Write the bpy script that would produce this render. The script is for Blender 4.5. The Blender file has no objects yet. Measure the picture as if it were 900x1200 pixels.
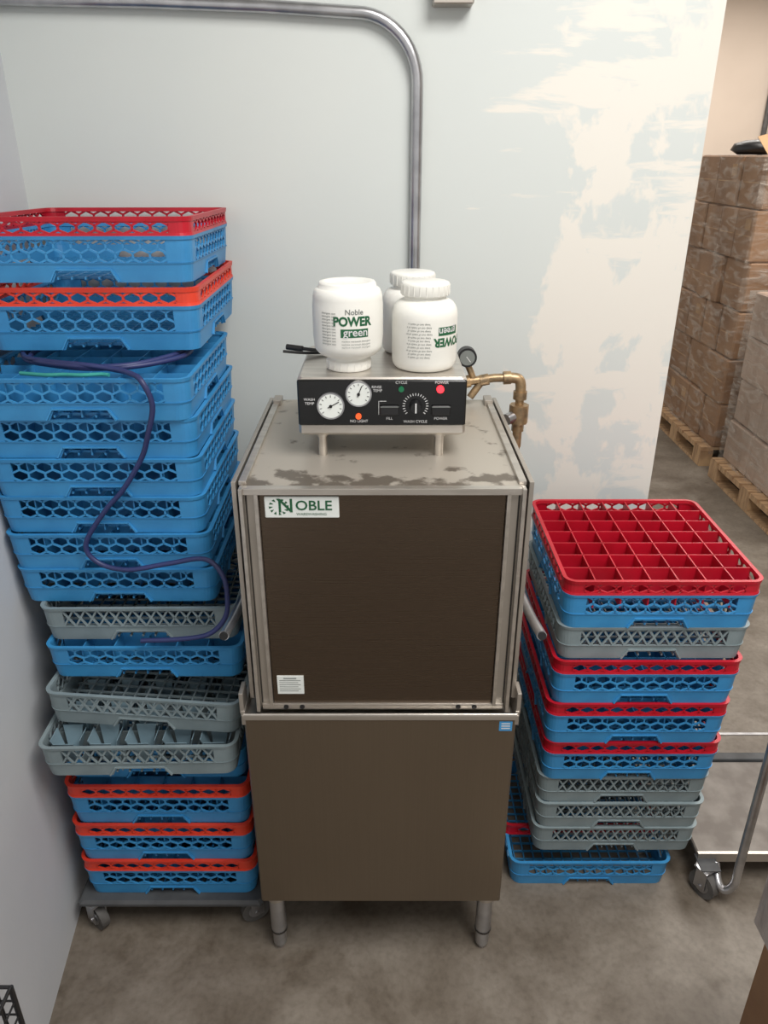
import bpy, math, random
from mathutils import Vector, Matrix
random.seed(7)
scene = bpy.context.scene
scene.view_settings.view_transform = 'Standard'
scene.view_settings.look = 'None'
scene.view_settings.exposure = 0.0

def lin(c):
    out = []
    for v in c:
        v = v/255.0
        out.append(v/12.92 if v <= 0.04045 else ((v+0.055)/1.055)**2.4)
    return (out[0], out[1], out[2], 1.0)

# ---------------------------------------------------------------- materials
def mat(name, col, rough=0.5, metal=0.0, col2=None, nscale=6.0, nmix=(0.4, 0.65), stretch=(1, 1, 1),
        bump=0.0, bscale=80.0, emit=0.0, coat=0.0, spec=0.5, detail=5.0, rvar=0.0):
    m = bpy.data.materials.new(name)
    m.use_nodes = True
    nt = m.node_tree
    b = nt.nodes['Principled BSDF']
    b.inputs['Base Color'].default_value = lin(col)
    b.inputs['Roughness'].default_value = rough
    b.inputs['Metallic'].default_value = metal
    b.inputs['Specular IOR Level'].default_value = spec
    b.inputs['Coat Weight'].default_value = coat
    b.inputs['Coat Roughness'].default_value = .15
    if emit > 0:
        b.inputs['Emission Color'].default_value = lin(col)
        b.inputs['Emission Strength'].default_value = emit
    tc = nt.nodes.new('ShaderNodeTexCoord')
    mp = nt.nodes.new('ShaderNodeMapping')
    mp.inputs['Scale'].default_value = stretch
    nt.links.new(tc.outputs['Object'], mp.inputs['Vector'])
    if col2 is None:
        col2 = tuple(max(0, int(c*0.9)) for c in col)
    nz = nt.nodes.new('ShaderNodeTexNoise')
    nz.inputs['Scale'].default_value = nscale
    nz.inputs['Detail'].default_value = detail
    nt.links.new(mp.outputs['Vector'], nz.inputs['Vector'])
    cr = nt.nodes.new('ShaderNodeValToRGB')
    cr.color_ramp.elements[0].position = nmix[0]
    cr.color_ramp.elements[1].position = nmix[1]
    cr.color_ramp.elements[0].color = lin(col)
    cr.color_ramp.elements[1].color = lin(col2)
    nt.links.new(nz.outputs['Fac'], cr.inputs['Fac'])
    nt.links.new(cr.outputs['Color'], b.inputs['Base Color'])
    if rvar > 0:
        mr = nt.nodes.new('ShaderNodeMapRange')
        mr.inputs['To Min'].default_value = rough-rvar
        mr.inputs['To Max'].default_value = rough+rvar
        nt.links.new(nz.outputs['Fac'], mr.inputs['Value'])
        nt.links.new(mr.outputs['Result'], b.inputs['Roughness'])
    if bump > 0:
        n2 = nt.nodes.new('ShaderNodeTexNoise')
        n2.inputs['Scale'].default_value = bscale
        n2.inputs['Detail'].default_value = 4
        nt.links.new(mp.outputs['Vector'], n2.inputs['Vector'])
        bp = nt.nodes.new('ShaderNodeBump')
        bp.inputs['Strength'].default_value = bump
        bp.inputs['Distance'].default_value = 0.01
        nt.links.new(n2.outputs['Fac'], bp.inputs['Height'])
        nt.links.new(bp.outputs['Normal'], b.inputs['Normal'])
    return m

M = {}
M['blue'] = mat('blue_plastic', (58, 140, 194), 0.42, col2=(50, 126, 180), nscale=9)
M['red'] = mat('red_plastic', (186, 16, 40), 0.4, col2=(166, 12, 32), nscale=9)
M['orange'] = mat('orange_plastic', (222, 66, 42), 0.42, col2=(205, 52, 34), nscale=9)
M['grey'] = mat('grey_plastic', (130, 144, 148), 0.5, col2=(114, 128, 132), nscale=9)
M['palegrey'] = mat('pale_blue_grey_plastic', (130, 156, 168), 0.5)
M['door'] = mat('brushed_steel_dark_reflection', (104, 91, 79), 0.27, 0.92, col2=(103, 90, 78), nscale=3, stretch=(1, 1, 150), rvar=0.02, detail=2)  # reflection of the dark floor and room painted into the stainless base colour
M['lower'] = mat('brushed_steel_panel', (136, 124, 109), 0.30, 0.92, col2=(134, 122, 107), nscale=3, stretch=(150, 150, 1), rvar=0.02, detail=2)
M['steel'] = mat('stainless', (208, 202, 194), 0.30, 0.88, col2=(192, 186, 178), nscale=7, stretch=(1, 6, 6))
M['frame'] = mat('stainless_frame', (184, 177, 168), 0.36, 0.75, col2=(170, 163, 154), nscale=4)
M['gap'] = mat('dark_groove', (46, 42, 38), 0.6)
M['chrome'] = mat('galvanized', (190, 190, 192), 0.28, 0.9, col2=(165, 165, 168), nscale=14)
M['brass'] = mat('brass', (180, 152, 116), 0.4, 0.75, col2=(136, 118, 94), nscale=40)
M['black'] = mat('black_plastic', (20, 20, 22), 0.4, col2=(28, 28, 30))
M['panelblack'] = mat('black_panel', (13, 14, 15), 0.22, col2=(10, 10, 11))
M['white'] = mat('white_plastic', (230, 229, 223), 0.35, col2=(224, 223, 216), nscale=4)
M['label'] = mat('white_label', (222, 226, 222), 0.5, col2=(216, 220, 216))
M['green'] = mat('green_ink', (28, 92, 58), 0.5, col2=(24, 84, 52))
M['ink'] = mat('grey_ink', (120, 125, 122), 0.6)
M['whiteink'] = mat('white_ink', (215, 215, 215), 0.5)
M['skyblue'] = mat('blue_sticker', (70, 150, 205), 0.4)
M['dolly'] = mat('dark_dolly', (78, 80, 82), 0.6, col2=(60, 61, 63), nscale=10)
M['rubber'] = mat('grey_rubber', (92, 90, 88), 0.6, col2=(70, 68, 66), nscale=20)
M['redled'] = mat('red_lamp', (255, 40, 50), 0.3, emit=3.0)
M['orangeled'] = mat('orange_lamp', (235, 90, 40), 0.3, emit=0.6)
M['greenled'] = mat('green_lamp', (20, 110, 70), 0.3, emit=0.1)
M['hose'] = mat('purple_blue_hose', (44, 52, 100), 0.45, col2=(36, 42, 84))
M['tealhose'] = mat('teal_hose', (50, 150, 140), 0.45)
M['card'] = mat('cardboard', (152, 116, 84), 0.7, col2=(128, 94, 66), nscale=3, coat=0.2, bump=0.3, bscale=12)
M['cardtop'] = mat('cardboard_flap', (184, 148, 110), 0.8)
M['wrap'] = mat('wrapped_cardboard', (184, 162, 146), 0.4, col2=(158, 136, 120), nscale=5, stretch=(1, 1, .3), coat=0.3, bump=0.5, bscale=14)
M['plasticwrap'] = mat('plastic_wrap', (170, 162, 158), 0.3, col2=(128, 118, 114), nscale=14, stretch=(1, 1, .4), bump=0.8, bscale=25, coat=0.4)
M['wood'] = mat('pallet_wood', (190, 156, 118), 0.8, col2=(150, 118, 88), nscale=8, stretch=(1, 6, 1))
M['deck'] = mat('cart_deck_metal', (124, 118, 112), 0.5, 0.2, col2=(100, 93, 87), nscale=12, nmix=(.35, .6))
M['ceiling'] = mat('ceiling_paint', (200, 198, 192), 0.9)
M['farwall'] = mat('far_wall_paint', (220, 205, 190), 0.85, col2=(212, 197, 182), nscale=1)
M['wallwarm'] = mat('warehouse_wall', (205, 195, 185), 0.85)
M['wallleft'] = mat('left_wall_paint', (206, 208, 211), 0.6, col2=(199, 202, 206), nscale=2, bump=0.05, bscale=60)

def film_material():
    # stretch film: mostly clear, with streaky glossy/milky folds
    m = bpy.data.materials.new('stretch_film'); m.use_nodes = True
    nt = m.node_tree; nt.nodes.clear()
    out = nt.nodes.new('ShaderNodeOutputMaterial')
    tr = nt.nodes.new('ShaderNodeBsdfTransparent')
    pb = nt.nodes.new('ShaderNodeBsdfPrincipled')
    pb.inputs['Base Color'].default_value = lin((200, 192, 182)); pb.inputs['Roughness'].default_value = .18
    tc = nt.nodes.new('ShaderNodeTexCoord')
    mp = nt.nodes.new('ShaderNodeMapping'); mp.inputs['Scale'].default_value = (1, 1, 3.5); mp.inputs['Rotation'].default_value = (.35, 0, 0)
    n = nt.nodes.new('ShaderNodeTexNoise'); n.inputs['Scale'].default_value = 5; n.inputs['Detail'].default_value = 6; n.inputs['Distortion'].default_value = 1.2
    nt.links.new(tc.outputs['Object'], mp.inputs['Vector']); nt.links.new(mp.outputs['Vector'], n.inputs['Vector'])
    cr = nt.nodes.new('ShaderNodeValToRGB')
    cr.color_ramp.elements[0].position = .45; cr.color_ramp.elements[0].color = (.06, .06, .06, 1)
    cr.color_ramp.elements[1].position = .70; cr.color_ramp.elements[1].color = (.5, .5, .5, 1)
    nt.links.new(n.outputs['Fac'], cr.inputs['Fac'])
    bp = nt.nodes.new('ShaderNodeBump'); bp.inputs['Strength'].default_value = .9; bp.inputs['Distance'].default_value = .03
    nt.links.new(n.outputs['Fac'], bp.inputs['Height']); nt.links.new(bp.outputs['Normal'], pb.inputs['Normal'])
    mx = nt.nodes.new('ShaderNodeMixShader')
    nt.links.new(cr.outputs['Color'], mx.inputs[0]); nt.links.new(tr.outputs[0], mx.inputs[1]); nt.links.new(pb.outputs[0], mx.inputs[2])
    nt.links.new(mx.outputs[0], out.inputs[0])
    return m
M['film'] = film_material()

def wall_material():
    m = bpy.data.materials.new('patched_wall_paint'); m.use_nodes = True
    nt = m.node_tree; b = nt.nodes['Principled BSDF']
    b.inputs['Roughness'].default_value = 0.55
    geo = nt.nodes.new('ShaderNodeTexCoord')
    base = nt.nodes.new('ShaderNodeTexNoise'); base.inputs['Scale'].default_value = 1.3; base.inputs['Detail'].default_value = 2
    nt.links.new(geo.outputs['Object'], base.inputs['Vector'])
    cr = nt.nodes.new('ShaderNodeValToRGB')
    cr.color_ramp.elements[0].position = .38; cr.color_ramp.elements[0].color = lin((208, 213, 210))
    cr.color_ramp.elements[1].position = .66; cr.color_ramp.elements[1].color = lin((212, 216, 212))
    nt.links.new(base.outputs['Fac'], cr.inputs['Fac'])
    def patches(loc, scl, nsc, x0, x1, lo, hi, p0, p1):
        mp = nt.nodes.new('ShaderNodeMapping'); mp.inputs['Scale'].default_value = scl
        mp.inputs['Location'].default_value = loc
        nt.links.new(geo.outputs['Object'], mp.inputs['Vector'])
        n = nt.nodes.new('ShaderNodeTexNoise'); n.inputs['Scale'].default_value = nsc; n.inputs['Detail'].default_value = 5
        n.inputs['Roughness'].default_value = .6; n.inputs['Distortion'].default_value = .25
        nt.links.new(mp.outputs['Vector'], n.inputs['Vector'])
        sx = nt.nodes.new('ShaderNodeSeparateXYZ'); nt.links.new(geo.outputs['Object'], sx.inputs[0])
        gx = nt.nodes.new('ShaderNodeMapRange'); gx.inputs['From Min'].default_value = x0; gx.inputs['From Max'].default_value = x1
        gx.inputs['To Min'].default_value = lo; gx.inputs['To Max'].default_value = hi
        nt.links.new(sx.outputs['X'], gx.inputs['Value'])
        ad = nt.nodes.new('ShaderNodeMath'); ad.operation = 'ADD'
        nt.links.new(n.outputs['Fac'], ad.inputs[0]); nt.links.new(gx.outputs['Result'], ad.inputs[1])
        pr = nt.nodes.new('ShaderNodeValToRGB')
        pr.color_ramp.elements[0].position = p0; pr.color_ramp.elements[0].color = (0, 0, 0, 1)
        pr.color_ramp.elements[1].position = p1; pr.color_ramp.elements[1].color = (1, 1, 1, 1)
        nt.links.new(ad.outputs[0], pr.inputs['Fac'])
        return pr
    pa = patches((.35, 0, .2), (1.5, 1, 1.0), 3.0, .2, .6, -.2, .06, .52, .56)
    pb = patches((2.1, 0, 1.7), (.6, 1, 3.2), 4.0, .1, .55, -.2, .02, .54, .60)
    mxm = nt.nodes.new('ShaderNodeMath'); mxm.operation = 'MAXIMUM'
    nt.links.new(pa.outputs['Color'], mxm.inputs[0]); nt.links.new(pb.outputs['Color'], mxm.inputs[1])
    mx = nt.nodes.new('ShaderNodeMix'); mx.data_type = 'RGBA'
    nt.links.new(mxm.outputs[0], mx.inputs['Factor'])
    nt.links.new(cr.outputs['Color'], mx.inputs['A'])
    mx.inputs['B'].default_value = lin((228, 224, 215))
    nt.links.new(mx.outputs['Result'], b.inputs['Base Color'])
    n3 = nt.nodes.new('ShaderNodeTexNoise'); n3.inputs['Scale'].default_value = 90
    nt.links.new(geo.outputs['Object'], n3.inputs['Vector'])
    bp = nt.nodes.new('ShaderNodeBump'); bp.inputs['Strength'].default_value = .06
    nt.links.new(n3.outputs['Fac'], bp.inputs['Height']); nt.links.new(bp.outputs['Normal'], b.inputs['Normal'])
    return m
M['wall'] = wall_material()

def floor_material():
    m = bpy.data.materials.new('concrete_floor'); m.use_nodes = True
    nt = m.node_tree; b = nt.nodes['Principled BSDF']
    tc = nt.nodes.new('ShaderNodeTexCoord')
    a = nt.nodes.new('ShaderNodeTexNoise'); a.inputs['Scale'].default_value = 3.2; a.inputs['Detail'].default_value = 10; a.inputs['Roughness'].default_value = .66
    a.inputs['Distortion'].default_value = .3
    nt.links.new(tc.outputs['Object'], a.inputs['Vector'])
    cr = nt.nodes.new('ShaderNodeValToRGB')
    e = cr.color_ramp.elements
    e[0].position = .34; e[0].color = lin((92, 82, 70))
    e[1].position = .68; e[1].color = lin((140, 132, 121))
    k = e.new(.5); k.color = lin((116, 107, 96))
    nt.links.new(a.outputs['Fac'], cr.inputs['Fac'])
    s = nt.nodes.new('ShaderNodeTexNoise'); s.inputs['Scale'].default_value = 55; s.inputs['Detail'].default_value = 3
    nt.links.new(tc.outputs['Object'], s.inputs['Vector'])
    sr = nt.nodes.new('ShaderNodeValToRGB'); sr.color_ramp.elements[0].position = .3; sr.color_ramp.elements[0].color = (.72, .7, .68, 1)
    sr.color_ramp.elements[1].position = .55
    nt.links.new(s.outputs['Fac'], sr.inputs['Fac'])
    mx = nt.nodes.new('ShaderNodeMix'); mx.data_type = 'RGBA'; mx.blend_type = 'MULTIPLY'; mx.inputs['Factor'].default_value = .6
    nt.links.new(cr.outputs['Color'], mx.inputs['A']); nt.links.new(sr.outputs['Color'], mx.inputs['B'])
    # scattered dark stains
    v = nt.nodes.new('ShaderNodeTexNoise'); v.inputs['Scale'].default_value = 7; v.inputs['Detail'].default_value = 4
    nt.links.new(tc.outputs['Object'], v.inputs['Vector'])
    vr = nt.nodes.new('ShaderNodeValToRGB'); vr.color_ramp.elements[0].position = .62; vr.color_ramp.elements[0].color = (1, 1, 1, 1)
    vr.color_ramp.elements[1].position = .72; vr.color_ramp.elements[1].color = (.66, .62, .57, 1)
    nt.links.new(v.outputs['Fac'], vr.inputs['Fac'])
    m2 = nt.nodes.new('ShaderNodeMix'); m2.data_type = 'RGBA'; m2.blend_type = 'MULTIPLY'; m2.inputs['Factor'].default_value = 1
    nt.links.new(mx.outputs['Result'], m2.inputs['A']); nt.links.new(vr.outputs['Color'], m2.inputs['B'])
    nt.links.new(m2.outputs['Result'], b.inputs['Base Color'])
    b.inputs['Roughness'].default_value = .5
    return m
M['floor'] = floor_material()

def hoodtop_material():
    m = bpy.data.materials.new('stained_steel_top'); m.use_nodes = True
    nt = m.node_tree; b = nt.nodes['Principled BSDF']
    b.inputs['Metallic'].default_value = .5; b.inputs['Roughness'].default_value = .42
    tc = nt.nodes.new('ShaderNodeTexCoord')
    n = nt.nodes.new('ShaderNodeTexNoise'); n.inputs['Scale'].default_value = 19; n.inputs['Detail'].default_value = 5; n.inputs['Roughness'].default_value = .55
    nt.links.new(tc.outputs['Object'], n.inputs['Vector'])
    sy = nt.nodes.new('ShaderNodeSeparateXYZ'); nt.links.new(tc.outputs['Object'], sy.inputs[0])
    g = nt.nodes.new('ShaderNodeMapRange'); g.inputs['From Min'].default_value = 1.48; g.inputs['From Max'].default_value = 1.60
    g.inputs['To Min'].default_value = .11; g.inputs['To Max'].default_value = -.06
    nt.links.new(sy.outputs['Y'], g.inputs['Value'])
    ad = nt.nodes.new('ShaderNodeMath'); ad.operation = 'ADD'
    nt.links.new(n.outputs['Fac'], ad.inputs[0]); nt.links.new(g.outputs['Result'], ad.inputs[1])
    cr = nt.nodes.new('ShaderNodeValToRGB')
    cr.color_ramp.elements[0].position = .55; cr.color_ramp.elements[0].color = lin((180, 173, 162))
    cr.color_ramp.elements[1].position = .64; cr.color_ramp.elements[1].color = lin((112, 104, 94))
    nt.links.new(ad.outputs[0], cr.inputs['Fac']); nt.links.new(cr.outputs['Color'], b.inputs['Base Color'])
    return m
M['hoodtop'] = hoodtop_material()

# ---------------------------------------------------------------- builder
class B:
    def __init__(s):
        s.v = []; s.f = []; s.m = []; s.mats = []; s.sm = []
    def mi(s, name):
        if name not in s.mats: s.mats.append(name)
        return s.mats.index(name)
    def add(s, vs, fs, m, smooth=False, T=None):
        o = len(s.v); k = s.mi(m)
        for p in vs:
            p = Vector(p)
            if T is not None: p = T @ p
            s.v.append(tuple(p))
        for f in fs:
            s.f.append([i+o for i in f]); s.m.append(k); s.sm.append(smooth)
    def box(s, x0, x1, y0, y1, z0, z1, m, T=None):
        vs = [(x0, y0, z0), (x1, y0, z0), (x1, y1, z0), (x0, y1, z0), (x0, y0, z1), (x1, y0, z1), (x1, y1, z1), (x0, y1, z1)]
        fs = [(0, 3, 2, 1), (4, 5, 6, 7), (0, 1, 5, 4), (1, 2, 6, 5), (2, 3, 7, 6), (3, 0, 4, 7)]
        s.add(vs, fs, m, T=T)
    def cbox(s, x0, x1, y0, y1, z0, z1, m, c=0.004, T=None):
        def ol(i, z):
            a = i
            return [(x0+a+c, y0+a, z), (x1-a-c, y0+a, z), (x1-a, y0+a+c, z), (x1-a, y1-a-c, z), (x1-a-c, y1-a, z), (x0+a+c, y1-a, z), (x0+a, y1-a-c, z), (x0+a, y0+a+c, z)]
        vs = ol(c, z0)+ol(0, z0+c)+ol(0, z1-c)+ol(c, z1)
        fs = [tuple(reversed(range(8))), tuple(range(24, 32))]
        for l in range(3):
            for i in range(8):
                j = (i+1) % 8
                fs.append((l*8+i, l*8+j, l*8+8+j, l*8+8+i))
        s.add(vs, fs, m, T=T)
    def cyl(s, p0, p1, r0, m, r1=None, seg=20, cap=True, T=None):
        if r1 is None: r1 = r0
        p0 = Vector(p0); p1 = Vector(p1); d = (p1-p0).normalized()
        a = d.orthogonal().normalized(); b2 = d.cross(a)
        vs = []
        for p, r in ((p0, r0), (p1, r1)):
            for i in range(seg):
                t = 2*math.pi*i/seg
                vs.append(p+a*math.cos(t)*r+b2*math.sin(t)*r)
        fs = [(i, (i+1) % seg, seg+(i+1) % seg, seg+i) for i in range(seg)]
        s.add(vs, fs, m, True, T)
        if cap:
            s.add(vs, [tuple(reversed(range(seg))), tuple(range(seg, 2*seg))], m, False, T)
    def lathe(s, prof, c, m, seg=40, T=None):
        vs = []; n = len(prof)
        for r, z in prof:
            for i in range(seg):
                t = 2*math.pi*i/seg
                vs.append((c[0]+r*math.cos(t), c[1]+r*math.sin(t), c[2]+z))
        fs = []
        for k in range(n-1):
            for i in range(seg):
                j = (i+1) % seg
                fs.append((k*seg+i, k*seg+j, (k+1)*seg+j, (k+1)*seg+i))
        s.add(vs, fs, m, True, T)
        s.add(vs[:seg], [tuple(reversed(range(seg)))], m, False, T)
        s.add(vs[-seg:], [tuple(range(seg))], m, False, T)
    def tube(s, pts, r, m, seg=12):
        pts = [Vector(p) for p in pts]
        vs = []; n = len(pts); up = None
        for i, p in enumerate(pts):
            d = (pts[min(i+1, n-1)]-pts[max(i-1, 0)]).normalized()
            if up is None: up = d.orthogonal().normalized()
            a = (up-d*up.dot(d)).normalized(); up = a; b2 = d.cross(a)
            for k in range(seg):
                t = 2*math.pi*k/seg
                vs.append(p+a*math.cos(t)*r+b2*math.sin(t)*r)
        fs = []
        for i in range(n-1):
            for k in range(seg):
                j = (k+1) % seg
                fs.append((i*seg+k, i*seg+j, (i+1)*seg+j, (i+1)*seg+k))
        s.add(vs, fs, m, True)
        s.add(vs[:seg], [tuple(reversed(range(seg)))], m); s.add(vs[-seg:], [tuple(range(seg))], m)
    def mesh(s, name):
        me = bpy.data.meshes.new(name)
        me.from_pydata(s.v, [], s.f)
        for n in s.mats: me.materials.append(M[n])
        me.polygons.foreach_set('material_index', s.m)
        me.polygons.foreach_set('use_smooth', s.sm)
        me.update()
        return me
    def obj(s, name, parent=None, bevel=0):
        o = bpy.data.objects.new(name, s.mesh(name))
        scene.collection.objects.link(o)
        if parent is not None:
            o.parent = parent
            o.matrix_parent_inverse = Matrix.Translation(-parent.location)
        if bevel:
            md = o.modifiers.new('bevel', 'BEVEL'); md.width = bevel; md.segments = 2; md.limit_method = 'ANGLE'
        return o

def empty(name, loc=(0, 0, 0)):
    e = bpy.data.objects.new(name, None); e.location = loc; e.empty_display_size = .1
    scene.collection.objects.link(e); return e

def smooth_pts(pts, n=10):
    P = [Vector(p) for p in pts]; P = [P[0]*2-P[1]]+P+[P[-1]*2-P[-2]]
    out = []
    for i in range(1, len(P)-2):
        for k in range(n):
            t = k/n
            a, b, c, d = P[i-1], P[i], P[i+1], P[i+2]
            out.append(.5*((2*b)+(c-a)*t+(2*a-5*b+4*c-d)*t*t+(3*b-a-3*c+d)*t**3))
    out.append(P[-2]); return out

def text_geo(body, size, bold=0.0, shear=0.0):
    cu = bpy.data.curves.new('t', 'FONT'); cu.body = body; cu.size = size
    cu.align_x = 'CENTER'; cu.align_y = 'CENTER'; cu.offset = bold; cu.shear = shear
    cu.resolution_u = 3
    ob = bpy.data.objects.new('t', cu); scene.collection.objects.link(ob)
    dg = bpy.context.evaluated_depsgraph_get(); dg.update()
    me = ob.evaluated_get(dg).to_mesh()
    vs = [v.co.copy() for v in me.vertices]; fs = [tuple(p.vertices) for p in me.polygons]
    ob.evaluated_get(dg).to_mesh_clear()
    bpy.data.objects.remove(ob); bpy.data.curves.remove(cu)
    return vs, fs
def text_flat(bd, body, size, x, y, z, m, bold=0.0, shear=0.0, sx=1.0):
    vs, fs = text_geo(body, size, bold, shear)
    bd.add([(x+v.x*sx, y, z+v.y) for v in vs], fs, m)
def text_bent(bd, body, size, cx, cy, r, phi, z, m, bold=0.0, flip=False, sx=1.0):
    vs, fs = text_geo(body, size, bold); out = []
    for v in vs:
        a, b2 = v.x*sx, v.y
        if flip: a, b2 = -a, -b2
        p = phi+a/r
        out.append((cx+r*math.sin(p), cy-r*math.cos(p), z+b2))
    bd.add(out, fs, m)
def patch_bent(bd, cx, cy, r, p0, p1, z0, z1, m, n=12):
    vs = []; fs = []
    for i in range(n+1):
        p = p0+(p1-p0)*i/n
        vs += [(cx+r*math.sin(p), cy-r*math.cos(p), z0), (cx+r*math.sin(p), cy-r*math.cos(p), z1)]
    for i in range(n): fs.append((2*i, 2*i+2, 2*i+3, 2*i+1))
    bd.add(vs, fs, m, True)

# ---------------------------------------------------------------- room
def room_box(name, x0, x1, y0, y1, z0, z1, m):
    b = B(); b.box(x0, x1, y0, y1, z0, z1, m); return b.obj(name)
room_box('floor', -1.6, 6, -3, 9.6, -.1, 0, 'floor')
room_box('ceiling', -1.6, 6, -3, 9.6, 3.7, 3.8, 'ceiling')
room_box('wall_back', -1.15, .872, 2.32, 2.46, 0, 3.7, 'wall')
room_box('wall_far', -1.6, 6, 9.4, 9.6, 0, 3.7, 'farwall')
room_box('wall_right', 5.8, 6, -3, 9.4, 0, 3.7, 'wallwarm')
b = B()
wx = lambda y: -.886-.11*(y-1.287)
vs = [(wx(-1.5), -1.5, 0), (wx(2.32), 2.32, 0), (wx(2.32)-.15, 2.32, 0), (wx(-1.5)-.15, -1.5, 0)]
vs += [(p[0], p[1], 3.7) for p in vs]
b.add(vs, [(0, 3, 2, 1), (4, 5, 6, 7), (0, 1, 5, 4), (1, 2, 6, 5), (2, 3, 7, 6), (3, 0, 4, 7)], 'wallleft')
b.obj('wall_left')
b = B(); b.box(.875, 3.5, 2.375, 2.388, 0, .003, 'chrome'); b.obj('trim_1')

# ---------------------------------------------------------------- racks
def corner_piece(bd, hb, ht, r, th, z0, z1, sb, st, m):
    n = 6
    def path(h, s, off):
        P = [(h-off, s)]
        for i in range(n+1):
            t = (math.pi/2)*i/n
            P.append((h-r+(r-off)*math.cos(t), h-r+(r-off)*math.sin(t)))
        P.append((s, h-off)); return P
    ob, ot, ib, it = path(hb, sb, 0), path(ht, st, 0), path(hb, sb, th), path(ht, st, th)
    L = len(ob)
    for k in range(4):
        R = Matrix.Rotation(k*math.pi/2, 4, 'Z')
        vs = [(p[0], p[1], z0) for p in ob]+[(p[0], p[1], z1) for p in ot]+[(p[0], p[1], z0) for p in ib]+[(p[0], p[1], z1) for p in it]
        fs = []
        for i in range(L-1):
            fs += [(i, i+1, L+i+1, L+i), (2*L+i+1, 2*L+i, 3*L+i, 3*L+i+1), (L+i, L+i+1, 3*L+i+1, 3*L+i), (i+1, i, 2*L+i, 2*L+i+1)]
        fs += [(0, L, 3*L, 2*L), (L-1, 3*L-1, 4*L-1, 2*L-1)]
        bd.add(vs, fs, m, T=R)
def strut(bd, k, h, s0, z0, s1, z1, w, th, m):
    R = Matrix.Rotation(k*math.pi/2, 4, 'Z')
    d = Vector((s1-s0, z1-z0)).normalized(); n = Vector((-d.y, d.x))*w/2
    q = [(s0+n.x, z0+n.y), (s1+n.x, z1+n.y), (s1-n.x, z1-n.y), (s0-n.x, z0-n.y)]
    vs = [(h, a, c) for a, c in q]+[(h-th, a, c) for a, c in q]
    bd.add(vs, [(3, 2, 1, 0), (4, 5, 6, 7), (0, 1, 5, 4), (1, 2, 6, 5), (2, 3, 7, 6), (3, 0, 4, 7)], m, T=R)
def grid_floor(bd, m):
    for i in range(-7, 8):
        s = i*.031
        bd.box(s-.002, s+.002, -.236, .236, .006, .012, m)
        bd.box(-.236, .236, s-.002, s+.002, .006, .012, m)
def base_rack(bd, m, style):
    corner_piece(bd, .2485, .250, .032, .010, .092, .100, 0, 0, m)     # top rim
    corner_piece(bd, .2435, .246, .030, .005, .041, .0925, .190, .190, m)  # solid corners
    corner_piece(bd, .2415, .2435, .030, .005, .026, .0425, 0, 0, m)    # band
    corner_piece(bd, .2445, .2455, .031, .006, .040, .0435, 0, 0, m)    # raised band edge
    corner_piece(bd, .239, .2415, .030, .005, .0, .0265, .072, .058, m)  # lower skirt with handle notch
    grid_floor(bd, m)
    h = .2445
    for k in range(4):
        strut(bd, k, .2455, -.062, .0285, .062, .0285, .004, .008, m)
        strut(bd, k, .2455, -.062, .0285, -.078, .002, .004, .008, m)
        strut(bd, k, .2455, .062, .0285, .078, .002, .004, .008, m)
        if style == 'hex':
            N = 10; w = .384/N; a = .0125; c = .0092; z0 = .0415; ww = .0046
            for i in range(N):
                x = -.192+w*(i+.5)
                strut(bd, k, h, x-w/2, z0+c, x, z0, ww, .004, m); strut(bd, k, h, x, z0, x+w/2, z0+c, ww, .004, m)
                strut(bd, k, h, x-w/2, z0+c, x-w/2, z0+c+a, ww, .004, m)
                z1 = z0+c+a
                strut(bd, k, h, x-w/2, z1, x, z1+c, ww, .004, m); strut(bd, k, h, x, z1+c, x+w/2, z1, ww, .004, m)
                strut(bd, k, h, x, z1+c, x, z1+c+a, ww, .004, m)
                z2 = z1+c+a
                strut(bd, k, h, x-w/2, z2+c, x, z2, ww, .004, m); strut(bd, k, h, x, z2, x+w/2, z2+c, ww, .004, m)
        else:
            N = 13; w = .384/N
            for i in range(N):
                x = -.192+w*i
                strut(bd, k, h, x, .043, x+w, .092, .0046, .004, m)
                strut(bd, k, h, x+w, .043, x, .092, .0046, .004, m)
def extender(bd, m):
    corner_piece(bd, .2495, .2485, .032, .007, .100, .106, 0, 0, m)
    corner_piece(bd, .2495, .251, .033, .010, .130, .140, 0, 0, m)
    corner_piece(bd, .2475, .2475, .031, .005, .105, .132, .200, .200, m)
    N = 10; w = .404/N
    for k in range(4):
        for i in range(N):
            x = -.202+w*(i+.5)
            strut(bd, k, .2475, x-w/2, .112, x, .104, .005, .005, m); strut(bd, k, .2475, x, .104, x+w/2, .112, .005, .005, m)
            strut(bd, k, .2475, x-w/2, .112, x-w/2, .122, .005, .005, m)
            strut(bd, k, .2475, x-w/2, .122, x, .132, .005, .005, m); strut(bd, k, .2475, x, .132, x+w/2, .122, .005, .005, m)
def dividers(bd, m, n, z0, z1, hh=.242):
    for i in range(1, n):
        s = -hh+2*hh*i/n
        bd.box(s-.0016, s+.0016, -hh, hh, z0, z1, m)
        bd.box(-hh, hh, s-.0016, s+.0016, z0, z1, m)
meshes = {}
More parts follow.
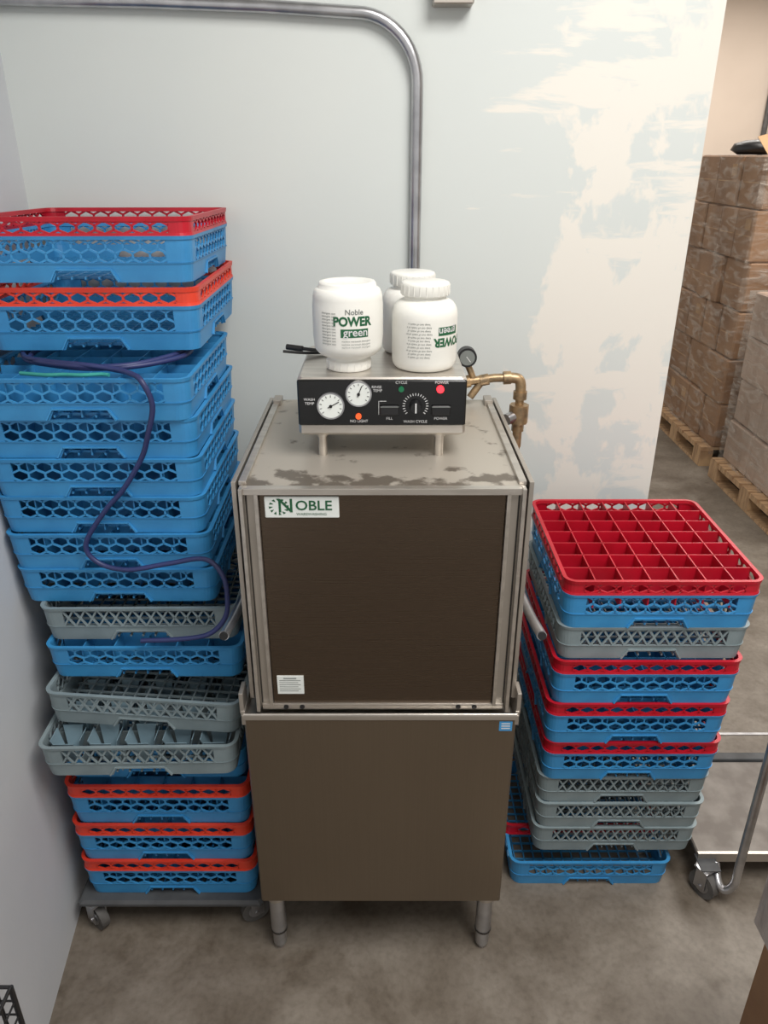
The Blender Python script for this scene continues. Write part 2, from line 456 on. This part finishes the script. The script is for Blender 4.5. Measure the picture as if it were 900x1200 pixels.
def mk(key, base, style, ext=None, div=None):
    bd = B(); base_rack(bd, base, style)
    if ext: extender(bd, ext)
    if div == 'red': dividers(bd, 'red', 7, .06, .137)
    if div == 'in': dividers(bd, 'blue', 6, .012, .088, .236)
    if div == 'cup':
        dividers(bd, 'grey', 5, .012, .06, .236)
        for i in range(5):
            for j in range(5):
                x = -.189+i*.0945; y = -.189+j*.0945
                # tapered open cup holder in each cell
                for a in range(4):
                    T = Matrix.Translation((x, y, .0)) @ Matrix.Rotation(a*math.pi/2, 4, 'Z')
                    bd.add([(.016, -.012, .014), (.016, .012, .014), (.038, .026, .093), (.038, -.026, .093),
                            (.014, -.012, .014), (.014, .012, .014), (.036, .026, .093), (.036, -.026, .093)],
                           [(0, 1, 2, 3), (7, 6, 5, 4), (0, 3, 7, 4), (1, 5, 6, 2), (3, 2, 6, 7), (0, 4, 5, 1)], 'palegrey', T=T)
    meshes[key] = bd.mesh('dish_rack_'+key)
mk('blue', 'blue', 'hex'); mk('bluein', 'blue', 'hex', div='in')
mk('grey', 'grey', 'x'); mk('greycup', 'grey', 'x', div='cup')
mk('bluered', 'blue', 'hex', 'red', 'in'); mk('bluereddiv', 'blue', 'hex', 'red', 'red'); mk('blueorange', 'blue', 'hex', 'orange', 'in')
mk('redopen', 'blue', 'hex', 'red'); mk('orangeopen', 'blue', 'hex', 'orange')
G = .0006
def rack(key, cx, yf, z, sz, yaw=0, roll=0, pitch=0):
    o = bpy.data.objects.new('dish_rack', meshes[key]); scene.collection.objects.link(o)
    o.location = (cx, yf+.25, z); o.scale = (1, 1, sz)
    o.rotation_euler = (math.radians(pitch), math.radians(roll), math.radians(yaw))
    return o
# left stack
z = .125
for cx, yf in ((-.615, 1.552), (-.616, 1.55), (-.613, 1.55)):
    rack('blueorange', cx, yf, z+G, 1.0); z += .14+G
rack('bluein', -.617, 1.575, z+G, .97); z += .097+G
rack('greycup', -.622, 1.482, z+G, .965, yaw=1.0); z += .0965+G
rack('grey', -.598, 1.535, z+.0115, .955, yaw=-3, roll=2.1)
z = .863
rack('bluein', -.607, 1.60, z, .94); z += .094+G
rack('grey', -.617, 1.63, z, .965, yaw=.5); z += .0965+G
for cx, yf, yw in ((-.664, 1.655, 0), (-.672, 1.652, .5), (-.674, 1.655, -.4), (-.674, 1.65, .3), (-.674, 1.65, 0), (-.675, 1.63, .3)):
    rack('bluein', cx, yf, z, .965, yaw=yw); z += .0965+G
ztop3 = z
z += .026
rack('orangeopen', -.675, 1.78, z, 1.02, yaw=.5); z += .14*1.02+G
rack('redopen', -.680, 1.785, z+.004, 1.0, yaw=1, pitch=-1.2)
# right stack
S = 1.015; z = G
rack('blue', .640, 1.685, z, 1.0); z += .1+G
bd = B(); extender(bd, 'red'); me = bd.mesh('red_rack_extender')
o = bpy.data.objects.new('rack_extender', me); scene.collection.objects.link(o); o.location = (.628, 2.045, z-.1)
z += .04+G
for k, cx, yf in (('grey', .70, 1.69), ('grey', .702, 1.685), ('grey', .698, 1.685), ('bluered', .70, 1.67), ('bluered', .694, 1.66),
                  ('bluered', .698, 1.655), ('grey', .70, 1.66), ('bluereddiv', .70, 1.65)):
    rack(k, cx, yf, z, S); z += (.14 if 'red' in k else .10)*S+G

# ---------------------------------------------------------------- dolly under left stack
def caster(bd, x, y, ztop, r=.042, ang=0.0, m='rubber'):
    T = Matrix.Translation((x, y, 0)) @ Matrix.Rotation(ang, 4, 'Z')
    bd.cyl((-.013, .0, r), (.013, .0, r), r, m, T=T, seg=28)
    bd.cyl((-.0145, .0, r), (.0145, .0, r), r*.55, 'chrome', T=T)
    bd.cyl((-.024, 0, r), (.024, 0, r), .006, 'chrome', T=T)
    for s in (-1, 1):
        bd.box(s*.019-.0015, s*.019+.0015, -.016, .022, r-.012, ztop-.008, 'chrome', T=T)
    bd.box(-.022, .022, -.016, .03, ztop-.010, ztop-.005, 'chrome', T=T)
    bd.cyl((0, .01, ztop-.006), (0, .01, ztop), .026, 'chrome', T=T)
d = empty('rack_dolly', (-.615, 1.82, 0))
bd = B(); bd.cbox(-.885, -.350, 1.530, 2.07, .100, .1245, 'dolly', .008); bd.obj('platform', d)
for i, (x, y) in enumerate(((-.845, 1.555), (-.385, 1.58), (-.835, 2.03), (-.40, 2.03))):
    bd = B(); caster(bd, x, y, .0995, ang=(.9, -1.1, .3, .2)[i]); bd.obj('caster_%d' % (i+1), d)

# ---------------------------------------------------------------- hose
bd = B()
zt = ztop3+.0075
pts = []
for k in range(34):
    t = k/12*2*math.pi
    pts.append((-.66+(.19+.012*math.sin(k*1.3))*math.cos(t), 1.85+(.165+.01*math.sin(k*2.1))*math.sin(t), zt+.0035*(k/12)))
pts += [(-.60, 1.672, zt+.004), (-.545, 1.63, zt+.004), (-.517, 1.606, 1.637), (-.502, 1.606, 1.585), (-.52, 1.606, 1.52), (-.545, 1.615, 1.46), (-.60, 1.625, 1.38), (-.655, 1.63, 1.32),
        (-.712, 1.63, 1.235), (-.69, 1.63, 1.185), (-.62, 1.625, 1.168), (-.52, 1.625, 1.185), (-.43, 1.62, 1.20), (-.385, 1.60, 1.165), (-.378, 1.59, 1.10), (-.39, 1.59, 1.05), (-.43, 1.585, 1.01), (-.50, 1.585, .995), (-.60, 1.585, .99)]
bd.tube(smooth_pts(pts, 8), .0062, 'hose', 10)
bd.obj('water_hose')
bd = B()
q = ztop3+.0055
bd.tube(smooth_pts([(-.80, 1.660, q), (-.74, 1.645, q), (-.70, 1.648, q), (-.66, 1.644, q), (-.62, 1.65, q), (-.60, 1.645, q)], 8), .0045, 'tealhose', 8)
bd.obj('thin_tube')

# ---------------------------------------------------------------- dish machine
dm = empty('commercial_dishwasher', (0, 1.78, 0))
X0, X1, YF, YB = -.333, .315, 1.446, 2.12
bd = B()
bd.box(X0, X1, YF+.02, YB, .235, .845, 'lower')
bd.cbox(X0, X1, YF, YF+.022, .235, .862, 'lower', .004)
bd.obj('lower_cabinet', dm)
bd = B()
bd.box(X0-.004, X1+.004, YF-.004, YF+.004, .862, .876, 'frame')
bd.box(X0-.006, X0+.004, YF, YB, .845, .885, 'frame')
bd.box(X1-.004, X1+.006, YF, YB, .845, .885, 'frame')
bd.box(X0+.004, X1-.004, YF+.004, YB, .846, .860, 'steel')
bd.cyl((X0, YF, .876), (X1, YF, .876), .004, 'steel', seg=10)
# upturned end tabs of the drip lip
bd.box(X0-.008, X0+.002, YF+.002, YF+.05, .876, .935, 'frame')
bd.box(X1-.002, X1+.008, YF+.002, YF+.05, .876, .935, 'frame')
bd.obj('rim', dm, .0015)
HX0, HX1, HY0, HZ0, HZ1 = -.300, .294, 1.468, .884, 1.452
bd = B()
bd.box(HX0+.006, HX1-.006, HY0+.006, 2.08, HZ0+.004, HZ1-.002, 'frame')
bd.obj('hood_shell', dm)
bd = B(); bd.box(HX0+.002, HX1-.002, HY0, 2.09, HZ1-.002, HZ1+.0015, 'hoodtop'); bd.obj('hood_top', dm)
bd = B(); bd.cbox(-.262, .256, HY0-.004, HY0+.008, .897, 1.440, 'door', .002); bd.obj('door_panel', dm)
bd = B()
for s, xa, xb in ((1, HX0, -.262), (-1, .256, HX1)):
    bd.box(xa, xb, HY0-.001, HY0+.008, HZ0, HZ1, 'frame')
    a = xa if s == 1 else xb
    bd.box(min(a, a+s*.008), max(a, a+s*.008), HY0-.022, HY0, HZ0, HZ1+.004, 'steel')   # outer proud rail
    bd.box(min(a+s*.009, a+s*.013), max(a+s*.009, a+s*.013), HY0-.0015, HY0, HZ0+.01, HZ1-.01, 'gap')
    c = xb if s == 1 else xa
    bd.box(min(c, c-s*.008), max(c, c-s*.008), HY0-.014, HY0, HZ0+.01, HZ1-.01, 'steel')  # inner door lip
bd.box(HX0, HX1, HY0-.014, HY0+.004, 1.440, 1.4545, 'steel')
bd.box(HX0+.012, HX1-.012, HY0-.010, HY0+.004, HZ0-.002, .898, 'steel')
bd.obj('door_frame', dm, .0012)
bd = B()
for x in (-.232, -.194, .176, .214):
    bd.cyl((x, HY0-.012, .890), (x, HY0-.009, .890), .006, 'black', seg=14)
bd.obj('bolts', dm)
bd = B()
for s, xe in ((-1, HX0), (1, HX1)):
    x0, x1 = sorted((xe-s*.012, xe+s*.004))
    bd.box(x0, x1, HY0+.01, 2.09, HZ1, HZ1+.010, 'steel')
    x0, x1 = sorted((xe+s*.005, xe+s*.009))
    bd.box(x0, x1, HY0+.03, 2.08, .95, HZ1-.002, 'gap')
    x0, x1 = sorted((xe+s*.010, xe+s*.020))
    bd.box(x0, x1, HY0+.01, 2.09, .90, HZ1+.008, 'frame')
    x0, x1 = sorted((xe-s*.018, xe+s*.004))
    bd.box(x0, x1, 2.03, 2.08, HZ1, HZ1+.018, 'frame')
bd.obj('guide_channels', dm, .0012)
bd = B()
for s, x in ((-1, -.347), (1, .342)):
    bd.tube(smooth_pts([(x, 1.98, 1.03), (x, 1.75, 1.07), (x+s*.002, 1.55, 1.095), (x+s*.006, 1.42, 1.117)], 6), .0115, 'chrome')
    bd.cyl((x+s*.0062, 1.4205, 1.117), (x+s*.0063, 1.416, 1.1178), .0095, 'black')
    bd.cyl((x-s*.03, 1.97, 1.032), (x+s*.004, 1.97, 1.032), .016, 'frame')
bd.obj('lift_handle', dm)
bd = B()
for x in (-.300, .283):
    for y in (1.492, 2.07):
        bd.cyl((x, y, .205), (x, y, .236), .028, 'steel')
        bd.cyl((x, y, .075), (x, y, .206), .022, 'chrome')
        bd.cyl((x, y, .070), (x, y, .076), .0235, 'gap')
        bd.cyl((x, y, .018), (x, y, .071), .019, 'chrome')
        bd.cyl((x, y, .0), (x, y, .019), .012, 'chrome', r1=.019)
bd.obj('feet', dm)
bd = B(); yb = HY0-.0055
bd.cbox(-.250, -.094, yb-.002, yb+.003, 1.385, 1.434, 'label', .0015)
text_flat(bd, 'N', .044, -.206, yb-.0026, 1.412, 'green', .0005)
text_flat(bd, 'OBLE', .031, -.147, yb-.0026, 1.413, 'green', .0005, sx=1.05)
text_flat(bd, 'WAREWASHING', .0085, -.152, yb-.0026, 1.394, 'green')
for i in range(12):
    a = i*math.pi/6
    x, zc = -.220, 1.411
    bd.add([(x+math.cos(a)*.012, yb-.0024, zc+math.sin(a)*.012), (x+math.cos(a+.25)*.021, yb-.0024, zc+math.sin(a+.25)*.019), (x+math.cos(a-.05)*.021, yb-.0024, zc+math.sin(a-.05)*.019)], [(0, 1, 2)], 'green')
bd.obj('badge', dm)
bd = B()
bd.box(-.262+.012, -.188, yb-.001, yb+.002, .925, .976, 'label')
for i in range(6):
    bd.box(-.245, -.195 if i % 2 else -.201, yb-.0014, yb, .933+i*.006, .9345+i*.006, 'ink')
bd.box(-.235, -.205, yb-.0014, yb, .968, .971, 'ink')
bd.box(.275, .306, YF-.001, YF+.002, .828, .856, 'skyblue')
for i in range(3):
    bd.box(.280, .301, YF-.0014, YF, .834+i*.007, .837+i*.007, 'whiteink')
bd.obj('stickers', dm)

# control box
BX0, BX1, BY0, BY1, BZ0, BZ1 = -.190, .181, 1.632, 1.945, 1.508, 1.640
bd = B(); bd.cbox(BX0, BX1, BY0, BY1, BZ0, BZ1, 'steel', .006); bd.obj('control_box', dm)
bd = B(); bd.cbox(BX0+.001, BX1-.001, BY0-.009, BY0+.002, BZ0+.026, BZ1-.003, 'panelblack', .003)
bd.obj('control_panel', dm)
bd = B()
for x in (-.140, .125):
    for y in (1.658, 1.90):
        bd.cyl((x, y, HZ1+.001), (x, y, BZ0+.002), .0105, 'steel')
        bd.cyl((x, y, BZ0-.008), (x, y, BZ0), .014, 'steel')
bd.obj('control_box_legs', dm)
yp = BY0-.0095
def gauge(bd, x, z, r, y=yp, needle=.8):
    bd.cyl((x, y, z), (x, y-.010, z), r, 'chrome', seg=32)
    bd.cyl((x, y-.009, z), (x, y-.0105, z), r*.88, 'label', seg=32)
    for k in range(11):
        a = math.radians(-40+k*26)
        T = Matrix.Translation((x, y-.0108, z)) @ Matrix.Rotation(-a, 4, 'Y')
        bd.box(r*.66, r*.82, -.0003, .0003, -.0006, .0006, 'black', T=T)
    T = Matrix.Translation((x, y-.0112, z)) @ Matrix.Rotation(-needle, 4, 'Y')
    bd.box(-r*.25, r*.68, -.0003, .0003, -.0009, .0009, 'black', T=T)
    bd.cyl((x, y-.0105, z), (x, y-.0125, z), r*.12, 'black', seg=12)
bd = B()
gauge(bd, -.116, 1.582, .030, needle=.5)
gauge(bd, -.055, 1.609, .0285, needle=1.2)
bd.obj('gauges', dm)
bd = B()
bd.cyl((.122, yp, 1.618), (.122, yp-.006, 1.618), .008, 'redled')
bd.cyl((.0375, yp, 1.618), (.0375, yp-.005, 1.618), .006, 'greenled')
bd.cyl((-.056, yp, 1.557), (-.056, yp-.006, 1.557), .0065, 'orangeled')
bd.obj('indicator_lamps', dm)
bd = B()
bd.cyl((.069, yp, 1.580), (.069, yp-.020, 1.580), .014, 'black', r1=.011, seg=24)
bd.box(.0675, .0705, yp-.023, yp-.018, 1.570, 1.591, 'whiteink')
for k in range(21):
    a = math.radians(-40+k*13)
    T = Matrix.Translation((.069, yp-.0004, 1.580)) @ Matrix.Rotation(-a, 4, 'Y')
    bd.box(.023, .0285, -.0003, .0003, -.0007, .0007, 'whiteink', T=T)
for x in (.012, .125):
    bd.cbox(x-.021, x+.021, yp-.006, yp, 1.560, 1.581, 'black', .002)
    bd.box(x-.020, x+.020, yp-.0064, yp-.005, 1.578, 1.5795, 'ink')
bd.obj('switches', dm)
bd = B()
for s, x, zz in (('CYCLE', .0375, 1.632), ('POWER', .125, 1.632), ('WASH', -.163, 1.594), ('TEMP', -.163, 1.585), ('RINSE', -.016, 1.622), ('TEMP', -.014, 1.614), ('FILL', .012, 1.551),
                 ('WASH CYCLE', .069, 1.544), ('POWER', .125, 1.551), ('NO LIGHT', -.055, 1.545)):
    text_flat(bd, s, .0085, x, yp-.0006, zz, 'whiteink')
bd.box(-.01, .005, yp-.0008, yp, 1.590, 1.591, 'whiteink'); bd.box(-.012, -.011, yp-.0008, yp, 1.56, 1.591, 'whiteink')
bd.obj('panel_lettering', dm)

# brass plumbing
bd = B()
bd.tube([(.10, 2.05, 1.50), (.20, 2.05, 1.512), (.245, 2.05, 1.52)], .012, 'brass')
bd.cyl((.215, 2.05, 1.514), (.235, 2.05, 1.519), .019, 'brass', seg=6)
bd.tube([(.235, 2.05, 1.518), (.30, 2.05, 1.527), (.352, 2.05, 1.528)], .0115, 'brass')
bd.cyl((.262, 2.05, 1.519), (.285, 2.05, 1.524), .0175, 'brass', seg=6)
bd.cyl((.325, 2.05, 1.527), (.345, 2.05, 1.528), .018, 'brass', seg=16)
vx = .374
bd.tube(smooth_pts([(.340, 2.05, 1.528), (.366, 2.05, 1.524), (vx, 2.05, 1.505), (vx, 2.05, 1.47)], 6), .0145, 'brass')
bd.cyl((vx, 2.05, 1.490), (vx, 2.05, 1.468), .019, 'brass', seg=16)
bd.cyl((vx, 2.05, 1.47), (vx, 2.05, 1.435), .012, 'brass')
bd.cyl((vx, 2.05, 1.452), (vx, 2.05, 1.400), .027, 'brass', seg=8)
bd.cyl((vx, 2.05, 1.425), (vx-.035, 2.03, 1.415), .016, 'chrome')
bd.cyl((vx, 2.05, 1.40), (vx, 2.05, 1.375), .017, 'brass', seg=6)
bd.cyl((vx, 2.05, 1.378), (vx, 2.05, 1.33), .013, 'brass')
bd.tube([(vx, 2.05, 1.34), (vx, 2.07, 1.0), (vx, 2.09, .6)], .011, 'brass')
bd.tube([(.245, 2.05, 1.52), (.235, 2.05, 1.545), (.222, 2.05, 1.572)], .009, 'brass')
bd.cyl((.270, 2.05, 1.522), (.235, 2.04, 1.475), .010, 'brass')
bd.obj('supply_pipe', dm)
bd = B()
bd.cyl((.222, 2.055, 1.588), (.222, 2.025, 1.588), .0255, 'black', seg=28)
bd.cyl((.222, 2.026, 1.588), (.222, 2.024, 1.588), .020, 'ink', seg=28)
T = Matrix.Translation((.222, 2.0235, 1.588)) @ Matrix.Rotation(.9, 4, 'Y')
bd.box(-.004, .014, -.0004, .0004, -.0009, .0009, 'whiteink', T=T)
bd.obj('pressure_gauge', dm)

# ---------------------------------------------------------------- jars
def arc(r0, z0, r1, z1, n=6, conv=True):
    out = []
    for i in range(n+1):
        t = math.pi/2*i/n
        if conv: out.append((r1+(r0-r1)*math.cos(t), z0+(z1-z0)*math.sin(t)))
        else: out.append((r0+(r1-r0)*math.sin(t), z1+(z0-z1)*math.cos(t)))
    return out
ZB = BZ1+.0005
ja = (-.080, 1.722)
bd = B()
prof = [(.048, 0), (.050, .002), (.050, .020), (.048, .022), (.045, .023), (.045, .028)]+arc(.048, .030, .0765, .058, 6, False)+[(.0765, .06), (.078, .075), (.078, .142), (.0765, .152)]
prof += arc(.0765, .155, .064, .178, 6, True)+[(.063, .186), (.060, .190), (.050, .190), (.046, .186), (.030, .184), (.001, .184)]
bd.lathe(prof, (ja[0], ja[1], ZB), 'white')
for k in range(20):
    a = 2*math.pi*k/20
    bd.cyl((ja[0]+.0497*math.cos(a), ja[1]+.0497*math.sin(a), ZB+.003), (ja[0]+.0497*math.cos(a), ja[1]+.0497*math.sin(a), ZB+.019), .0014, 'white', seg=6)
R = .0785; zb = ZB
text_bent(bd, 'POWER', .0265, ja[0], ja[1], R, .17, zb+.116, 'green', .0011, sx=.92)
patch_bent(bd, ja[0], ja[1], R, -.16, .62, zb+.083, zb+.101, 'green')
text_bent(bd, 'green', .024, ja[0], ja[1], R+.0004, .26, zb+.0935, 'whiteink', .0003)
text_bent(bd, 'Noble', .016, ja[0], ja[1], R, .22, zb+.136, 'ink', .0002)
for i in range(11):
    text_bent(bd, 'detergent text line'[:14+(i*5) % 5], .006, ja[0], ja[1], R, -.52, zb+.068+i*.0065, 'ink')
for i in range(3):
    text_bent(bd, 'machine warewash detergent', .0055, ja[0], ja[1], R, .28, zb+.062+i*.0065, 'ink')
bd.obj('detergent_jar')
def jar_up(name, c, label):
    bd = B()
    prof = [(.060, 0), (.066, .002), (.071, .010), (.073, .02), (.073, .112)]+arc(.073, .115, .049, .150, 8, True)+[(.046, .153), (.046, .158), (.052, .159), (.0535, .162), (.0535, .182), (.052, .186), (.047, .188), (.001, .188)]
    bd.lathe(prof, (c[0], c[1], ZB), 'white')
    for k in range(24):
        a = 2*math.pi*k/24
        bd.cyl((c[0]+.0533*math.cos(a), c[1]+.0533*math.sin(a), ZB+.161), (c[0]+.0533*math.cos(a), c[1]+.0533*math.sin(a), ZB+.182), .0013, 'white', seg=6)
    if label:
        R = .0735
        patch_bent(bd, c[0], c[1], R, .38, 1.15, ZB+.082, ZB+.100, 'green')
        text_bent(bd, 'green', .022, c[0], c[1], R+.0004, .72, ZB+.091, 'whiteink', .0003, True)
        text_bent(bd, 'POWER', .026, c[0], c[1], R, .80, ZB+.068, 'green', .001, True, sx=.9)
        for i in range(11):
            text_bent(bd, 'keep out of reach of any'[:19+(i*7) % 5], .0062, c[0], c[1], R, -.22, ZB+.035+i*.0072, 'ink', 0, True)
    return bd.obj(name)
jar_up('detergent_jar', (.091, 1.735), True)
jar_up('detergent_jar', (.068, 1.888), False)

bd = B()
bd.tube(smooth_pts([(-.238, 1.875, 1.652), (-.19, 1.86, 1.650), (-.13, 1.845, 1.647), (-.10, 1.86, 1.647)], 5), .0045, 'black', 8)
bd.tube(smooth_pts([(-.240, 1.815, 1.655), (-.19, 1.82, 1.650), (-.14, 1.838, 1.647), (-.10, 1.86, 1.647)], 5), .0035, 'black', 8)
bd.cyl((-.238, 1.875, 1.652), (-.198, 1.862, 1.650), .007, 'black')
bd.obj('serving_tongs')

# ---------------------------------------------------------------- conduit & junction box
bd = B()
zc = 2.405; yc = 2.300; rb = .16; xe = .088
pts = [(-.985, yc, 2.435), (-.6, yc, 2.428), (-.3, yc, 2.418)]
for i in range(13):
    t = math.pi/2*i/12
    pts.append((xe-rb+rb*math.sin(t), yc, zc-rb+rb*math.cos(t)))
pts += [(xe, yc, 2.0), (xe, yc, 1.6), (xe, yc, 1.2)]
bd.tube(pts, .0155, 'chrome', 16)
bd.obj('electrical_conduit')
bd = B(); bd.cbox(.122, .224, 2.262, 2.3198, 2.418, 2.56, 'frame', .003)
bd.cyl((.173, 2.26, 2.49), (.173, 2.263, 2.49), .006, 'black')
bd.box(.13, .216, 2.259, 2.263, 2.43, 2.548, 'chrome')
bd.cyl((.173, 2.292, 2.555), (.173, 2.292, 3.699), .0145, 'chrome')
bd.obj('junction_box')

# ---------------------------------------------------------------- platform cart at right
c = empty('platform_cart', (1.25, 1.95, 0))
bd = B(); bd.cbox(.965, 1.60, 1.70, 2.09, .112, .132, 'deck', .004)
bd.box(.965, 1.60, 1.692, 1.702, .100, .134, 'frame')
bd.obj('deck', c)
bd = B(); bd.box(.965, 1.60, 2.09, 2.125, .10, .142, 'dolly'); bd.box(1.59, 1.61, 1.70, 2.12, .10, .15, 'dolly'); bd.obj('bumper', c, .004)
for i, (x, y) in enumerate(((.985, 1.660), (1.55, 1.74), (1.0, 2.05), (1.55, 2.05))):
    bd = B(); caster(bd, x, y, .1115, r=.045, ang=(.5, .2, .3, 0)[i]); bd.obj('caster_%d' % (i+1), c)
bd = B()
bd.box(.962, 1.02, 1.645, 1.71, .1105, .114, 'dolly'); bd.obj('caster_plate', c)
bd = B()
p = [(1.02, 1.685, .105), (1.015, 1.64, .075), (1.03, 1.62, .065), (1.05, 1.615, .10), (1.05, 1.615, .2), (1.05, 1.615, .6), (1.05, 1.615, .9), (1.07, 1.615, .96), (1.12, 1.615, .98), (1.45, 1.615, .98), (1.50, 1.615, .96), (1.52, 1.615, .9), (1.52, 1.615, .2), (1.52, 1.66, .12), (1.52, 1.70, .11)]
bd.tube(smooth_pts(p, 6), .0125, 'chrome'); bd.obj('push_handle', c)

# ---------------------------------------------------------------- foreground carton at lower right
e = empty('carton_stack', (1.05, .9, 0))
bd = B(); bd.cbox(.812, 1.30, .70, 1.10, .0, .60, 'card', .004)
bd.box(1.04, 1.07, .6985, 1.1015, .05, .601, 'cardtop'); bd.obj('lower_carton', e)
bd = B(); bd.cbox(.780, 1.27, .70, 1.115, .601, .83, 'plasticwrap', .012); bd.obj('wrapped_carton', e)

# wire basket lower left
bd = B()
bx0, bx1, by0, by1, bz = -.782, -.675, .62, .895, .715
for i in range(8):
    y = by0+(by1-by0)*i/7
    bd.cyl((bx1, y, .01), (bx1, y, bz), .002, 'black', seg=6); bd.cyl((bx0, y, .01), (bx0, y, bz), .002, 'black', seg=6)
for i in range(5):
    x = bx0+(bx1-bx0)*i/4
    for y in (by0, by1): bd.cyl((x, y, .01), (x, y, bz), .002, 'black', seg=6)
for k in range(19):
    zz = .01+(bz-.01)*k/18; r = .0035 if k in (0, 18) else .002
    for x in (bx0, bx1): bd.cyl((x, by0, zz), (x, by1, zz), r, 'black', seg=6)
    for y in (by0, by1): bd.cyl((bx0, y, zz), (bx1, y, zz), r, 'black', seg=6)
for x in (bx0, bx1):
    for y in (by0, by1): bd.cyl((x, y, 0), (x, y, bz), .005, 'black', seg=8)
bd.obj('wire_basket')

# ---------------------------------------------------------------- warehouse pallets
def pallet_stack(name, x0, x1, y0, y1, layers, bh, m, nx, ny, open_top=False):
    p = empty(name, ((x0+x1)/2, (y0+y1)/2, 0))
    bd = B()
    n = 9; w = (y1-y0)/n
    px = x0-.07
    for i in range(3):
        xx = px+(x1-px-.09)*i/2
        bd.box(xx, xx+.09, y0, y1, .0, .018, 'wood')
        for j in range(3):
            yy = y0+(y1-y0-.14)*j/2
            bd.box(xx, xx+.09, yy, yy+.14, .018, .105, 'wood')
        bd.box(xx, xx+.09, y0, y1, .105, .122, 'wood')
    for i in range(n):
        bd.box(px, x1, y0+i*w+.012, y0+(i+1)*w-.012, .122, .142, 'wood')
    bd.obj('pallet', p)
    bd = B()
    for l in range(layers):
        a_, b_ = (nx, ny) if l % 2 == 0 else (nx, ny-1 if ny > 3 else ny)
        dx = (x1-x0)/a_; dy = (y1-y0)/b_
        for i in range(a_):
            for j in range(b_):
                if 0 < i < a_-1 and 0 < j < b_-1 and l < layers-1: continue
                jx = random.uniform(-.022, .010); jy = random.uniform(-.006, .006)
                a, b2 = x0+i*dx+.018+jx, x0+(i+1)*dx-.012+jx
                c0, c1 = y0+j*dy+.006+jy, y0+(j+1)*dy-.006+jy
                z0 = .143+l*bh
                bd.cbox(a, b2, c0, c1, z0, z0+bh-.004, m, .009)
                if i == 0:
                    bd.box(a-.0008, a+.001, c0+.03, c1-.03, z0+bh*.48, z0+bh*.5, 'cardtop' if m == 'card' else m)
                    if m == 'card' and random.random() < .15: bd.box(a-.0015, a+.001, c0+.05, c0+.13, z0+bh*.6, z0+bh*.82, 'cardtop')
    zt = .143+layers*bh
    if open_top:
        for k in range(3):
            T = Matrix.Translation((x0+.2+.3*k, y0+.16, zt+.09)) @ Matrix.Rotation(.5-.4*k, 4, 'X') @ Matrix.Rotation(.3*k-.3, 4, 'Y')
            bd.box(-.16, .16, -.12, .12, -.002, .002, 'cardtop', T=T)
        bd.lathe([(.12, 0), (.17, .03), (.15, .07), (.08, .09), (.01, .095)], (x0+.20, y0+.62, zt), 'black', 20)
    bd.obj('cartons', p)
    # stretch film sleeve wound around the cartons, slightly irregular
    bd = B(); rows = 10; per = []
    fx0, fx1, fy0, fy1 = x0-.014, x1+.012, y0-.008, y1+.008
    for t in range(9): per.append((fx0, fy0+(fy1-fy0)*t/8))
    for t in range(1, 9): per.append((fx0+(fx1-fx0)*t/8, fy1))
    for t in range(1, 9): per.append((fx1, fy1-(fy1-fy0)*t/8))
    for t in range(1, 8): per.append((fx1-(fx1-fx0)*t/8, fy0))
    cxm, cym = (x0+x1)/2, (y0+y1)/2; L = len(per); vs = []
    for r in range(rows+1):
        for q in per:
            k = 1+random.uniform(0, .010)
            vs.append((cxm+(q[0]-cxm)*k, cym+(q[1]-cym)*(1+random.uniform(0, .006)), .10+(zt-.10)*r/rows))
    fs = [(r*L+i, r*L+(i+1) % L, (r+1)*L+(i+1) % L, (r+1)*L+i) for r in range(rows) for i in range(L)]
    bd.add(vs, fs, 'film')
    bd.obj('stretch_film', p)
pallet_stack('pallet_of_cartons', 2.38, 3.5, 5.26, 6.40, 6, .322, 'card', 3, 4, True)
pallet_stack('pallet_of_cartons', 2.38, 3.5, 3.95, 5.08, 4, .285, 'wrap', 3, 3)
pallet_stack('pallet_of_cartons', 2.46, 3.6, 6.6, 7.8, 5, .315, 'card', 3, 4)
bd = B()
for x in (4.15, 4.42, 4.50):
    bd.cyl((x, 9.36, 0), (x, 9.36, 3.69), .028, 'rubber', seg=10)
bd.obj('wall_conduits')

# ---------------------------------------------------------------- lights
def area(name, loc, sx, sy, e, col, rot=(0, 0, 0)):
    l = bpy.data.lights.new(name, 'AREA'); l.shape = 'RECTANGLE'; l.size = sx; l.size_y = sy; l.energy = e; l.color = col
    o = bpy.data.objects.new(name, l); o.location = loc; o.rotation_euler = rot; scene.collection.objects.link(o)
area('ceiling_light', (.9, .3, 3.65), 1.2, 1.8, 112, (1, .975, .945))
area('ceiling_light', (3.3, 4.2, 3.65), 2.0, 3.0, 150, (1, .95, .89))
area('ceiling_light', (3.0, 7.8, 3.65), 3.0, 1.0, 90, (1, .95, .89))
w = bpy.data.worlds.new('world'); scene.world = w; w.use_nodes = True
w.node_tree.nodes['Background'].inputs[0].default_value = (.87, .86, .84, 1)
w.node_tree.nodes['Background'].inputs[1].default_value = .88

# ---------------------------------------------------------------- camera
cam = bpy.data.cameras.new('camera'); co = bpy.data.objects.new('camera', cam)
scene.collection.objects.link(co)
co.location = (0, 0, 2.08); co.rotation_euler = (math.radians(90-25), 0, 0)
cam.sensor_fit = 'VERTICAL'; cam.sensor_height = 36; cam.lens = 36*900/1200
cam.clip_start = .05
scene.camera = co
